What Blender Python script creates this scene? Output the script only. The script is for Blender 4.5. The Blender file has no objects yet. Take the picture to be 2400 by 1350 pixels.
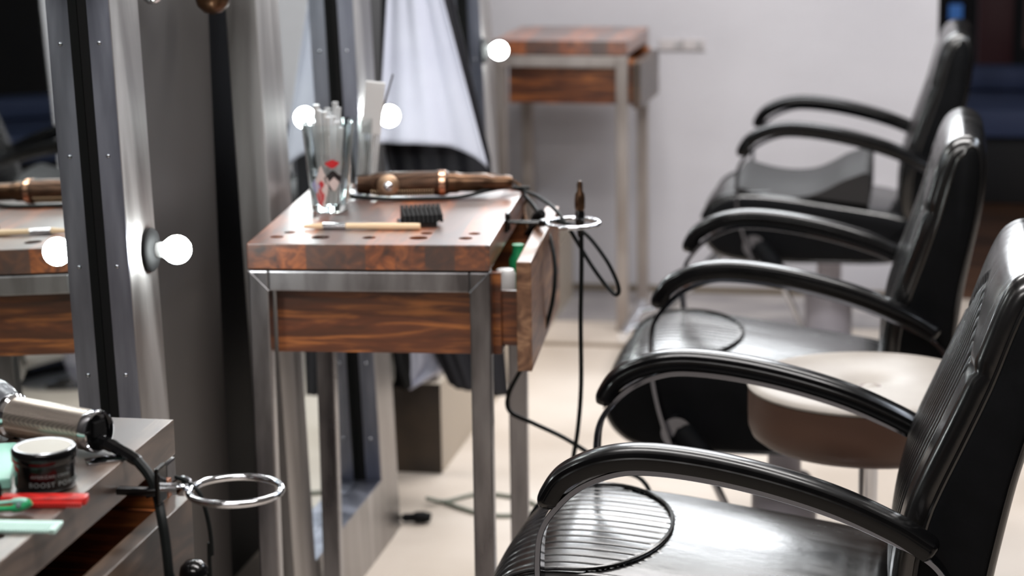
import bpy, bmesh, math, random
from mathutils import Vector, Matrix
S=bpy.context.scene
random.seed(4)
# ---------------------------------------------------------------- camera
F_PX,PITCH,YAW,ROLL,CAMH=5302.68,0.2144,-0.1875,-0.0144,1.6829
fwd=Vector((math.sin(YAW)*math.cos(PITCH),math.cos(YAW)*math.cos(PITCH),-math.sin(PITCH)))
r0=Vector((math.cos(YAW),-math.sin(YAW),0)); u0=r0.cross(fwd)
rgt=math.cos(ROLL)*r0+math.sin(ROLL)*u0; upv=-math.sin(ROLL)*r0+math.cos(ROLL)*u0
cam=bpy.data.cameras.new('camera'); camo=bpy.data.objects.new('camera',cam); S.collection.objects.link(camo)
camo.matrix_world=Matrix(((rgt.x,upv.x,-fwd.x,0),(rgt.y,upv.y,-fwd.y,0),(rgt.z,upv.z,-fwd.z,CAMH),(0,0,0,1)))
cam.sensor_width=36; cam.lens=F_PX/2400*36; cam.clip_start=.05; cam.clip_end=60
cam.dof.use_dof=True; cam.dof.focus_distance=3.1; cam.dof.aperture_fstop=4.2
S.camera=camo
# ---------------------------------------------------------------- light
S.view_settings.view_transform='Standard'; S.view_settings.look='None'; S.view_settings.gamma=1
S.view_settings.exposure=0.12
W=bpy.data.worlds.new('world'); S.world=W; W.use_nodes=True
W.node_tree.nodes['Background'].inputs[0].default_value=(.75,.82,.95,1); W.node_tree.nodes['Background'].inputs[1].default_value=.25
def area(name,loc,sx,sy,power,col=(1,1,1),rot=(0,0,0)):
    l=bpy.data.lights.new(name,'AREA'); l.shape='RECTANGLE'; l.size=sx; l.size_y=sy; l.energy=power; l.color=col
    o=bpy.data.objects.new(name,l); S.collection.objects.link(o); o.location=loc; o.rotation_euler=rot; return o
area('added_window_light',(-.75,7.52,1.95),1.3,.75,36,(.93,.97,1),(math.radians(-90),0,0))  # unseen source on the back wall, added to brighten seat and tabletop reflections
area('ceiling_lamp_light',(-.3,6.3,2.62),1.6,.5,46,(1,.97,.95))
area('ceiling_lamp_light',(-.3,4.4,2.62),1.6,.35,42,(1,.97,.95))
area('ceiling_lamp_light',(-.3,2.2,2.62),1.6,.35,40,(1,.97,.95))
area('ceiling_lamp_light',(-.6,.2,2.62),1.6,.35,32,(1,.96,.93))
area('ceiling_lamp_light',(1.3,5.4,2.62),.25,2.5,30,(.8,.88,1))
# ---------------------------------------------------------------- helpers
def lin(c): return tuple(((v/255)/12.92 if v/255<=.04045 else ((v/255+.055)/1.055)**2.4) for v in c)+(1,)
def mat(name,col,rough=.5,metal=0,spec=.5,**k):
    m=bpy.data.materials.new(name); m.use_nodes=True; b=m.node_tree.nodes['Principled BSDF']
    b.inputs['Base Color'].default_value=lin(col); b.inputs['Roughness'].default_value=rough; b.inputs['Metallic'].default_value=metal
    b.inputs['Specular IOR Level'].default_value=spec
    for kk,v in k.items(): b.inputs[kk.replace('_',' ')].default_value=v
    return m
def nt(m): return m.node_tree.nodes,m.node_tree.links,m.node_tree.nodes['Principled BSDF']
def noise_var(m,c1,c2,scale=(5,5,5),detail=4,rough=None,bump=0,lo=.35,hi=.65,bscale=None,dist=0):
    N,L,b=nt(m); tc=N.new('ShaderNodeTexCoord'); mp=N.new('ShaderNodeMapping'); mp.inputs['Scale'].default_value=scale
    n=N.new('ShaderNodeTexNoise'); n.inputs['Scale'].default_value=1; n.inputs['Detail'].default_value=detail; n.inputs['Distortion'].default_value=dist
    L.new(tc.outputs['Object'],mp.inputs[0]); L.new(mp.outputs[0],n.inputs['Vector'])
    r=N.new('ShaderNodeValToRGB'); r.color_ramp.elements[0].position=lo; r.color_ramp.elements[1].position=hi
    r.color_ramp.elements[0].color=lin(c1); r.color_ramp.elements[1].color=lin(c2)
    L.new(n.outputs['Fac'],r.inputs[0]); L.new(r.outputs[0],b.inputs['Base Color'])
    if rough:
        mr=N.new('ShaderNodeMapRange'); mr.inputs[3].default_value=rough[0]; mr.inputs[4].default_value=rough[1]
        mr.inputs[1].default_value=.3; mr.inputs[2].default_value=.7
        L.new(n.outputs['Fac'],mr.inputs[0]); L.new(mr.outputs[0],b.inputs['Roughness'])
    if bump:
        bp=N.new('ShaderNodeBump'); bp.inputs['Strength'].default_value=bump; bp.inputs['Distance'].default_value=.002
        if bscale:
            n2=N.new('ShaderNodeTexNoise'); n2.inputs['Scale'].default_value=bscale; n2.inputs['Detail'].default_value=5
            L.new(tc.outputs['Object'],n2.inputs['Vector']); L.new(n2.outputs['Fac'],bp.inputs['Height'])
        else: L.new(n.outputs['Fac'],bp.inputs['Height'])
        L.new(bp.outputs[0],b.inputs['Normal'])
    return m
def wood(name,plank=.052,dark=(48,28,22),mid=(124,66,36),lite=(188,108,56),grey=(66,52,48),axis='x',rough=.34,shift=0.0,coat=0.0):
    """planks side by side along `axis`, grain running along Y (or X when axis='z')"""
    m=mat(name,mid,rough,0,.85,Coat_Weight=coat,Coat_Roughness=.38); N,L,b=nt(m)
    tc=N.new('ShaderNodeTexCoord'); sp=N.new('ShaderNodeSeparateXYZ'); L.new(tc.outputs['Object'],sp.inputs[0])
    a={'x':0,'y':1,'z':2}[axis]
    ad=N.new('ShaderNodeMath'); ad.operation='ADD'; ad.inputs[1].default_value=shift; L.new(sp.outputs[a],ad.inputs[0])
    dv=N.new('ShaderNodeMath'); dv.operation='DIVIDE'; dv.inputs[1].default_value=plank; L.new(ad.outputs[0],dv.inputs[0])
    fl=N.new('ShaderNodeMath'); fl.operation='FLOOR'; L.new(dv.outputs[0],fl.inputs[0])
    wn=N.new('ShaderNodeTexWhiteNoise'); wn.noise_dimensions='1D'; L.new(fl.outputs[0],wn.inputs['W'])
    # per plank offset of the grain
    cb=N.new('ShaderNodeVectorMath'); cb.operation='MULTIPLY_ADD'
    L.new(wn.outputs['Color'],cb.inputs[0]); cb.inputs[1].default_value=(3,3,3); L.new(tc.outputs['Object'],cb.inputs[2])
    mp=N.new('ShaderNodeMapping'); mp.inputs['Scale'].default_value=(16,3.2,22) if axis!='z' else (3.0,12,26)
    L.new(cb.outputs[0],mp.inputs[0])
    n=N.new('ShaderNodeTexNoise'); n.inputs['Scale'].default_value=1.6; n.inputs['Detail'].default_value=7; n.inputs['Distortion'].default_value=1.3
    L.new(mp.outputs[0],n.inputs['Vector'])
    r=N.new('ShaderNodeValToRGB'); e=r.color_ramp.elements; e[0].position=.3; e[0].color=lin(dark); e[1].position=.72; e[1].color=lin(lite)
    k=r.color_ramp.elements.new(.5); k.color=lin(mid); L.new(n.outputs['Fac'],r.inputs[0])
    mx=N.new('ShaderNodeMix'); mx.data_type='RGBA'; mx.inputs['B'].default_value=lin(grey)
    st=N.new('ShaderNodeMapRange'); st.inputs[1].default_value=.35; st.inputs[2].default_value=.9; st.inputs[4].default_value=.85
    L.new(wn.outputs['Value'],st.inputs[0]); L.new(st.outputs[0],mx.inputs['Factor']); L.new(r.outputs[0],mx.inputs['A'])
    L.new(mx.outputs['Result'],b.inputs['Base Color'])
    bp=N.new('ShaderNodeBump'); bp.inputs['Strength'].default_value=.12; bp.inputs['Distance'].default_value=.001; L.new(n.outputs['Fac'],bp.inputs['Height']); L.new(bp.outputs[0],b.inputs['Normal'])
    return m
M={}
M['leather']=noise_var(mat('black_leather',(12,12,13),.25,0,.8),(9,9,10),(16,15,15),(5,18,5),5,(.17,.30),.12,bscale=45)
M['leather_side']=noise_var(mat('black_vinyl_side',(8,9,12),.65,0,.1),(6,7,9),(10,11,14),(20,20,20),3,None,.15,bscale=150)
M['pad']=noise_var(mat('armrest_pad',(5,5,6),.2,0,.2),(7,7,8),(10,10,11),(30,30,30),3,(.16,.24))
M['chrome']=mat('chrome',(215,217,222),.07,1)
M['chrome_band']=mat('armrest_chrome',(118,121,130),.09,1)
M['chrome_dim']=mat('satin_chrome',(170,172,178),.22,1)
M['steel']=noise_var(mat('brushed_steel',(150,150,155),.3,1),(128,127,130),(176,175,178),(9,9,1.2),5,(.24,.46),0)
M['mirror_steel']=noise_var(mat('mirror_frame_steel',(160,158,160),.3,1),(150,146,144),(196,193,192),(7,7,.9),5,(.36,.52),.2,dist=1.5)
M['flange']=noise_var(mat('flange_steel',(150,152,165),.35,1),(120,122,135),(170,172,185),(20,20,3),4,(.3,.45))
M['tube']=noise_var(mat('raw_steel_tube',(100,98,102),.3,1),(104,102,105),(172,170,172),(14,14,3),5,(.24,.42),.12)
M['tube_light']=noise_var(mat('light_steel_tube',(150,140,136),.4,.6),(142,132,126),(176,168,164),(8,8,3),4,(.3,.45),.1)
M['glass_mirror']=mat('mirror_glass',(205,212,210),.012,1)
M['black']=mat('black_rubber',(7,7,8),.7,0,.2)
M['clip']=mat('bright_clip_metal',(236,238,240),.3,.5)
M['black_gloss']=mat('black_gloss_plastic',(10,10,11),.15)
M['cord']=mat('cord_black',(7,11,11),.55,0,.2)
M['panel']=noise_var(mat('dark_panel',(82,79,78),.45,.6),(74,71,70),(82,79,78),(2,2,1),3)
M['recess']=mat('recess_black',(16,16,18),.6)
M['wall']=noise_var(mat('white_wall',(196,194,199),.75),(189,187,192),(200,198,203),(1.3,1.3,2.6),4,None,.1,bscale=60)
M['wall_left']=mat('left_wall_paint',(44,43,44),.7)
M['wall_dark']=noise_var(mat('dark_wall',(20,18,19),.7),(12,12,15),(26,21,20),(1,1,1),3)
M['ceil']=mat('ceiling_paint',(225,225,225),.9)
M['floor']=noise_var(mat('beige_floor',(196,184,172),.38),(186,173,160),(206,195,184),(1.6,1.6,1),5,(.3,.45),.03)
M['plinth']=mat('beige_plinth',(176,163,147),.5)
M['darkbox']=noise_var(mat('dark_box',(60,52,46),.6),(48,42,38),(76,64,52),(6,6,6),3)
M['bulb']=mat('bulb_lit',(255,255,255),.4); M['bulb'].node_tree.nodes['Principled BSDF'].inputs['Emission Color'].default_value=(.93,1,.99,1); M['bulb'].node_tree.nodes['Principled BSDF'].inputs['Emission Strength'].default_value=75
M['bulbneck']=mat('bulb_collar',(205,208,208),.4)
M['slab']=wood('butcher_block',.052,coat=1.0)
M['slab2']=wood('butcher_block_dark',.06,dark=(34,26,21),mid=(98,80,68),lite=(132,110,94),grey=(58,48,44),shift=.02,coat=1.0)
M['box']=wood('drawer_wood',.4,dark=(40,20,12),mid=(104,52,28),lite=(214,130,64),grey=(96,60,40),axis='z',shift=-.7)
M['front']=wood('drawer_front_wood',.4,dark=(70,44,30),mid=(120,84,62),lite=(170,130,98),grey=(96,74,60),axis='x',shift=.2)
M['front2']=wood('dark_drawer_front_wood',.4,dark=(40,32,26),mid=(62,48,38),lite=(92,74,60),grey=(60,48,40),axis='x',shift=.2)
M['cape']=noise_var(mat('grey_cape',(188,190,205),.75),(180,182,198),(196,198,211),(3,3,3),3)
M['cape_dark']=mat('black_cape',(20,20,27),.7)
M['gold']=noise_var(mat('bronze_metal',(84,60,44),.3,.8),(70,50,36),(96,70,50),(20,20,20),3)
M['stool_top']=noise_var(mat('stool_top_reflection',(146,138,130),.5),(139,131,123),(152,145,137),(6,6,6),3)  # brown leatherette paled to taupe: the wall's reflection put into the colour
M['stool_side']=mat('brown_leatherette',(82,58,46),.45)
M['ped']=mat('lilac_grey_enamel',(156,152,160),.4)
M['mint']=mat('mint_plastic',(150,205,190),.35); M['mint_pale']=mat('pale_mint_plastic',(184,216,208),.35)
M['green']=mat('green_plastic',(40,150,95),.3); M['red']=mat('red_plastic',(190,36,30),.35)
M['lidgrey']=mat('jar_lid_cream',(176,175,168),.5)
M['print']=mat('label_print',(128,134,134),.5)
M['white']=mat('white_plastic',(225,225,225),.4)
M['woodlight']=mat('pale_wood_handle',(226,196,160),.4)
def glassm(name,tint=(245,250,250)):
    m=mat(name,tint,.02); b=m.node_tree.nodes['Principled BSDF']; b.inputs['Transmission Weight'].default_value=1; b.inputs['IOR'].default_value=1.45; return m
M['glass']=glassm('clear_glass')
# chevron / knurl bumps
def knurl(m,sc=900):
    N,L,b=nt(m); tc=N.new('ShaderNodeTexCoord'); w1=N.new('ShaderNodeTexChecker'); w1.inputs['Scale'].default_value=sc
    rt=N.new('ShaderNodeMapping'); rt.inputs['Rotation'].default_value=(.78,.2,.78)
    L.new(tc.outputs['Object'],rt.inputs[0]); L.new(rt.outputs[0],w1.inputs[0])
    bp=N.new('ShaderNodeBump'); bp.inputs['Strength'].default_value=.6; bp.inputs['Distance'].default_value=.001
    L.new(w1.outputs['Fac'],bp.inputs['Height']); L.new(bp.outputs[0],b.inputs['Normal'])
    c=b.inputs['Base Color'].default_value; w1.inputs['Color1'].default_value=tuple(min(1,v*1.35) for v in c[:3])+(1,); w1.inputs['Color2'].default_value=tuple(v*.6 for v in c[:3])+(1,)
    L.new(w1.outputs['Color'],b.inputs['Base Color']); return m
M['mesh_metal']=knurl(mat('knurled_nickel',(178,168,158),.3,.9),1150)
M['gold_knurl']=knurl(mat('knurled_bronze',(74,52,38),.4,.7),210)
M['red_knurl']=knurl(mat('red_textured_plastic',(182,34,30),.35),420)

def setp(o,label=None,cat=None,group=None,kind=None):
    if label: o['label']=label
    if cat: o['category']=cat
    if group: o['group']=group
    if kind: o['kind']=kind
    return o
def obj(name,bm,m,parent=None,smooth=True,loc=None,ang=40):
    me=bpy.data.meshes.new(name)
    bmesh.ops.recalc_face_normals(bm,faces=bm.faces)
    if smooth:
        for f in bm.faces: f.smooth=True
        ca=math.radians(ang)
        for e in bm.edges:
            if len(e.link_faces)==2 and e.calc_face_angle(0)>ca: e.smooth=False
    bm.to_mesh(me); bm.free()
    for mm in (m if isinstance(m,list) else [m]): me.materials.append(mm)
    o=bpy.data.objects.new(name,me); S.collection.objects.link(o)
    if parent: o.parent=parent
    if loc: o.location=loc
    return o
def empty(name,loc,rot=(0,0,0),**k):
    o=bpy.data.objects.new(name,None); S.collection.objects.link(o); o.location=loc; o.rotation_euler=rot; o.empty_display_size=.1
    setp(o,**k); return o
def copy_tree(o,parent=None):
    c=o.copy(); S.collection.objects.link(c)
    if parent: c.parent=parent
    for ch in list(o.children): copy_tree(ch,c)
    return c
def box(bm,x0,x1,y0,y1,z0,z1,bev=0,mat_i=0,M4=None):
    vs=[bm.verts.new((x,y,z)) for x in (x0,x1) for y in (y0,y1) for z in (z0,z1)]
    idx=[(0,1,3,2),(4,6,7,5),(0,4,5,1),(2,3,7,6),(0,2,6,4),(1,5,7,3)]
    fs=[bm.faces.new([vs[i] for i in f]) for f in idx]
    for f in fs: f.material_index=mat_i
    if bev:
        es=list({e for f in fs for e in f.edges})
        r=bmesh.ops.bevel(bm,geom=es,offset=bev,segments=2,affect='EDGES',profile=.6)
    if M4 is not None:
        bmesh.ops.transform(bm,matrix=M4,verts=[v for v in bm.verts if v.is_valid and v in set(vs)] if not bev else bm.verts)
    return bm
def B(*a,**k): return box(bmesh.new(),*a,**k)
def cr(P,n=8,closed=False):
    P=[Vector(p) for p in P]; out=[]; N=len(P); R=N if closed else N-1
    for i in range(R):
        p0=P[(i-1)%N] if closed or i>0 else P[0]*2-P[1]; p1=P[i]; p2=P[(i+1)%N]; p3=P[(i+2)%N] if closed or i+2<N else P[-1]*2-P[-2]
        for k in range(n):
            t=k/n; out.append(.5*((2*p1)+(p2-p0)*t+(2*p0-5*p1+4*p2-p3)*t*t+(3*p1-p0-3*p2+p3)*t**3))
    if not closed: out.append(P[-1])
    return out
def tube(bm,pts,r,seg=10,smooth=0,closed=False,caps=True):
    P=cr(pts,smooth,closed) if smooth else [Vector(p) for p in pts]
    n=len(P); rs=r if isinstance(r,(list,tuple)) else None
    T=[]
    for i in range(n):
        a=P[(i-1)%n] if closed or i else P[0]; b=P[(i+1)%n] if closed or i<n-1 else P[-1]; T.append((b-a).normalized())
    nv=T[0].orthogonal().normalized(); rings=[]
    for i in range(n):
        nv=(nv-T[i]*nv.dot(T[i])).normalized(); bv=T[i].cross(nv)
        rr=rs[0]+(rs[1]-rs[0])*i/(n-1) if rs and len(rs)==2 else (rs[int(i*(len(rs)-1)/(n-1))] if rs else r)
        rings.append([bm.verts.new(P[i]+(nv*math.cos(2*math.pi*k/seg)+bv*math.sin(2*math.pi*k/seg))*rr) for k in range(seg)])
    for i in range(n if closed else n-1):
        A=rings[i]; C=rings[(i+1)%n]
        for k in range(seg): bm.faces.new((A[k],A[(k+1)%seg],C[(k+1)%seg],C[k]))
    if caps and not closed:
        bm.faces.new(rings[0][::-1]); bm.faces.new(rings[-1])
    return bm
def Tb(*a,**k): return tube(bmesh.new(),*a,**k)
def lathe(bm,prof,seg=32,c=(0,0,0),axis='z'):
    """prof list of (r,h) along axis"""
    rings=[]
    for r,h in prof:
        ring=[]
        for k in range(seg):
            a=2*math.pi*k/seg
            if axis=='z': p=(c[0]+r*math.cos(a),c[1]+r*math.sin(a),c[2]+h)
            elif axis=='x': p=(c[0]+h,c[1]+r*math.cos(a),c[2]+r*math.sin(a))
            else: p=(c[0]+r*math.sin(a),c[1]+h,c[2]+r*math.cos(a))
            ring.append(bm.verts.new(p))
        rings.append(ring)
    for A,C in zip(rings,rings[1:]):
        for k in range(seg): bm.faces.new((A[k],A[(k+1)%seg],C[(k+1)%seg],C[k]))
    if prof[0][0]>1e-6: bm.faces.new(rings[0])
    if prof[-1][0]>1e-6: bm.faces.new(rings[-1][::-1])
    bmesh.ops.remove_doubles(bm,verts=bm.verts,dist=1e-6)
    return bm
def La(*a,**k): return lathe(bmesh.new(),*a,**k)
def sweep(bm,prof,sec,scale=None,y0=0,ang0=0):
    """prof [(x,z)], sec closed [(y,n)], swept in the xz plane"""
    n=len(prof); rings=[]
    for i,(x,z) in enumerate(prof):
        a=prof[max(i-1,0)]; b=prof[min(i+1,n-1)]; t=Vector((b[0]-a[0],b[1]-a[1])).normalized(); nm=Vector((-t.y,t.x))
        s=scale(i/(n-1)) if scale else 1
        rings.append([bm.verts.new((x+nm.x*q*s,y0+p*s,z+nm.y*q*s)) for p,q in sec])
    m=len(sec)
    for A,C in zip(rings,rings[1:]):
        for k in range(m): bm.faces.new((A[k],A[(k+1)%m],C[(k+1)%m],C[k]))
    bm.faces.new(rings[0][::-1]); bm.faces.new(rings[-1]); return bm
def px(u,v,y):   # point of the place seen at photo pixel (u,v), at depth y
    d=fwd+rgt*((u-1200)/F_PX)-upv*((v-675)/F_PX); t=y/d.y
    return Vector((d.x*t,y,CAMH+d.z*t))
def pxz(u,v,z):
    d=fwd+rgt*((u-1200)/F_PX)-upv*((v-675)/F_PX); t=(z-CAMH)/d.z
    return Vector((d.x*t,d.y*t,z))
# ---------------------------------------------------------------- room
YB=7.6
def struct(name,bm,m,label=None,smooth=False):
    o=obj(name,bm,m,smooth=smooth); o['kind']='structure'
    if label: o['label']=label
    return o
struct('floor',B(-1.7,2.7,-1.6,YB,-.1,0),M['floor'])
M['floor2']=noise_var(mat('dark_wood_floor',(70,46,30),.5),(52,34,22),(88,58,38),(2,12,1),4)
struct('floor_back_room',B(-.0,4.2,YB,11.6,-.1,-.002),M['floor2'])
struct('ceiling',B(-1.8,4.3,-1.7,11.7,2.7,2.8),M['ceil'])
struct('wall_back',B(-1.8,0.0,YB,YB+.12,0,2.7),M['wall'])
struct('wall_left',B(-1.75,-1.62,-1.6,YB,0,2.7),M['wall_left'])
struct('wall_right',B(2.6,2.7,-1.6,YB,0,2.7),M['wall_dark'])
struct('wall_front',B(-1.7,2.7,-1.7,-1.6,0,2.7),mat('slate_wall',(70,68,70),.8))
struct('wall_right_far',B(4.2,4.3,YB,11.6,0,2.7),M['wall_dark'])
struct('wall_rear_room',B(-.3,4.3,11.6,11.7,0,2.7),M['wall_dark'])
struct('baseboard_back',B(-1.6,-.002,YB-.018,YB-.001,0,.022),mat('skirting',(112,100,84),.5))
struct('floor_shade_strip',B(-1.6,-.0,7.12,7.58,0,.003),noise_var(mat('grey_floor_shade',(150,146,146),.5),(132,128,130),(164,158,156),(4,9,1),3))  # grey strip paints in the far table's shadow and reflection on the floor
struct('trim_2',B(-1.6,-.0,6.78,6.82,0,.002),mat('floor_joint',(128,112,96),.5))
bm=bmesh.new()
for a,b,c,d in ((-1.45,-1.40,1.53,2.37),(-.10,-.05,1.53,2.37),(-1.40,-.10,1.53,1.57),(-1.40,-.10,2.33,2.37)): box(bm,a,b,YB-.04,YB-.002,c,d)
struct('added_window_1',bm,M['ceil'])  # unseen frame added around the reflection light; the wall has no opening
# dark cladding between the first and second mirror, recess behind
struct('wall_left_panel',B(-1.62,-1.33,2.2,4.03,0,2.7),M['panel'])
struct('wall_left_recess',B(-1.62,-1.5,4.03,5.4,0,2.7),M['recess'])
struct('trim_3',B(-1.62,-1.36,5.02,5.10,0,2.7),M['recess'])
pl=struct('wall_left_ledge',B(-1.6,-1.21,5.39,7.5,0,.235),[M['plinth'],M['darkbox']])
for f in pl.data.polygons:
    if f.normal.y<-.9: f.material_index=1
# ---------------------------------------------------------------- mirrors
LEAN=-.032
def mirror_module(y0,y1,label,yaw=0,lean=LEAN,name='framed_mirror'):
    fw=.15; fl=.15 if not yaw else .045; H=2.1; Lx=.16; d_=y1-.055-y0
    root=empty(name,(-1.215-(.007 if yaw else 0)+math.sin(yaw)*d_,y1-.055-math.cos(yaw)*d_,0),(0,lean,yaw),label=label,cat='mirror',group='steel framed standing mirrors')
    w=y1-y0
    g=B(-.058,-.051,fl-.004,w-fw+.004,Lx,H-.1); obj('mirror_glass',g,M['glass_mirror'],root,smooth=False)
    # frame: four mitred box members
    for (a,b,c,d,nn) in ((0,fl,0,H,'stile'),(w-fw,w,0,H,'stile'),(fl,w-fw,0,Lx,'rail'),(fl,w-fw,H-.12,H,'rail')): obj(nn,B(-.06,0,a,b,c,d,bev=.0015),M['mirror_steel'],root,smooth=False)
    # inner riveted flanges
    for (ya,yb,sgn) in ((fl,fl+.0025,1),(w-fw-.0025,w-fw,-1)):
        f=obj('flange',B(-.036,-.001,ya,yb,Lx,H-.12),M['flange'],root,smooth=False)
        z=.26; rv=None
        while z<H-.2:
            if rv is None: rv=obj('rivet',La([(.0036,0),(.0034,.0012),(.0022,.0022),(0,.0026)] if sgn>0 else [(.0036,0),(.0034,-.0012),(.0022,-.0022),(0,-.0026)],10,(0,0,0),'y'),M['chrome_dim'],f)
            else: rv=rv.copy(); S.collection.objects.link(rv)
            rv.location=(-.020,yb if sgn>0 else ya,z); z+=.1765
    for ya,yb in ((fl,fl+.004),(w-fw-.004,w-fw)): obj('gasket',B(-.0505,-.0365,ya,yb,Lx,H-.12),M['black'],root,smooth=False)
    bmv=B(-.0502,-.001,fl,w-fw,Lx-.0,Lx+.0025); obj('flange',bmv,M['flange'],root,smooth=False)
    return root
def bulb(y,z,label,lit=True):
    x=-1.2
    root=empty('globe_bulb',(x,y,z),(0,LEAN,0),label=label,cat='light bulb',group='globe bulbs on the mirror frames')
    prof=[]
    R=.0235
    for k in range(13):
        a=math.pi*(k/12); 
        if a>math.radians(142): break
        prof.append((R*math.sin(a),R*math.cos(a)))
    prof+= [(.0135,-.021)]
    obj('globe',La(prof,28,(0,0,0),'x'),M['bulb'],root)
    obj('collar',La([(.0135,-.0205),(.0125,-.030),(.011,-.036)],20,(0,0,0),'x'),M['bulbneck'],root)
    obj('socket',La([(.0,-.034),(.017,-.034),(.024,-.037),(.033,-.039),(.036,-.0425),(.036,-.0465)],28,(0,0,0),'x'),M['black'],root)
    return root
mirror_module(2.615,3.475,'tall steel framed mirror nearest the camera, reflecting the middle table',.055,-.028)
mirror_module(4.09,4.955,'tall steel framed mirror behind the wooden table with the glasses')
mirror_module(5.42,6.325,'farthest steel framed mirror, beside the white wall and hanging cape')
bulb(3.425,.973,'lit globe bulb on the near mirror frame, left of the middle table')
bulb(4.882,.987,'lit globe bulb in front of the hanging grey cape')
bulb(6.184,.989,'lit globe bulb at the corner of the far wooden table')
bulb(4.15,1.50,'lit globe bulb high on the second mirror frame')
bulb(3.425,1.53,'lit globe bulb high on the near mirror frame')
bulb(4.882,1.55,'lit globe bulb high on the second mirror, far side')
# ---------------------------------------------------------------- tables
def carve(o,cuts):
    bm=bmesh.new()
    for (x,y,r,z0,z1) in cuts: lathe(bm,[(r,z0),(r,z1)],24,(x,y,0))
    me=bpy.data.meshes.new('tmp'); bmesh.ops.recalc_face_normals(bm,faces=bm.faces); bm.to_mesh(me); bm.free()
    c=bpy.data.objects.new('tmp',me); S.collection.objects.link(c); c.parent=o.parent
    md=o.modifiers.new('b','BOOLEAN'); md.object=c; md.operation='DIFFERENCE'; md.solver='EXACT'
    bpy.context.view_layer.update()
    nm=bpy.data.meshes.new_from_object(o.evaluated_get(bpy.context.evaluated_depsgraph_get()))
    o.modifiers.clear(); o.data=nm; bpy.data.objects.remove(c)
def table(loc,rot,Wd,Ln,slabm,tubem,label,H=.93,t=.045,drawer_out=.03,holes=True,front_h=(.70,.895),fend=.03,frontm=None):
    root=empty('workstation_table',loc,(0,0,rot),label=label,cat='table',group='wood and steel workstation tables')
    s=obj('tabletop',B(0,Wd,0,Ln,H-t,H,bev=.0018),slabm,root,smooth=False)
    if holes:
        cuts=[(x,.062,.0165 if i%2 else .0125,H-.03,H+.02) for i,x in enumerate((.04,.118,.205,.292,.375))]
        cuts+=[(x,.105,.011,H-.03,H+.02) for x in (.055,.30,.385)]
        carve(s,cuts)
    q=.036
    for y0 in (0.0,Ln-q):
        obj('top_rail',B(q,Wd-q,y0,y0+q,H-t-.003-q,H-t-.003,bev=.003),tubem,root,smooth=False)
        for x0 in (0.0,Wd-q):
            bm=B(x0,x0+q,y0,y0+q,0,H-t-.003,bev=.003)
            obj('leg',bm,tubem,root,smooth=False)
    # weld seams at the mitred corners
    zt=H-t-.003
    obj('weld_seam',Tb([(0.001,-.0006,zt),(q,-.0006,zt-q)],.0016,6),tubem,root); obj('weld_seam',Tb([(Wd-.001,-.0006,zt),(Wd-q,-.0006,zt-q)],.0016,6),tubem,root)
    # drawer casing and open drawer
    zb=.725
    bm=bmesh.new(); x1=Wd+.012
    box(bm,q+.002,x1,.052,.066,zb,zt-q*.3,bev=.001); box(bm,q+.002,x1,Ln-.066,Ln-.052,zb,zt-q*.3,bev=.001)
    box(bm,q+.002,q+.016,.0662,Ln-.0662,zb,zt-q*.3); box(bm,q+.0165,x1,.0662,Ln-.0662,zb,zb+.008)
    obj('drawer_casing',bm,M['box'],root,smooth=False)
    fx=Wd+.012+drawer_out
    d=obj('drawer_front',B(fx,fx+.026,.03,Ln-fend,front_h[0],front_h[1],bev=.002),frontm or M['front'],root,smooth=False)
    bm=bmesh.new()
    for ya in (.070,Ln-.080): box(bm,q+.04,fx-.0005,ya,ya+.010,zb+.012,.835)
    box(bm,q+.04,fx-.0005,.0805,Ln-.0805,zb+.012,zb+.018)
    obj('drawer_box',bm,M['box'],d,smooth=False)
    return root
mid=table((-1.169,3.698,0),.0743,.4242,.60,M['slab'],M['tube'],'wood topped steel table in the middle, with glasses and a round brush on it')
near=table((-1.345,2.02,0),0,.4225,.572,M['slab2'],M['tube'],'dark wood topped table in the lower left corner, under the jar and hair dryer',drawer_out=.0,front_h=(.66,.850),fend=.055,frontm=M['front2'])
far=table((-1.3774,7.003,0),-.0316,.4262,.44,M['slab'],M['tube_light'],'far wooden table against the white wall',holes=False,drawer_out=-.0,frontm=M['front2'],front_h=(.715,.86))
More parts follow.
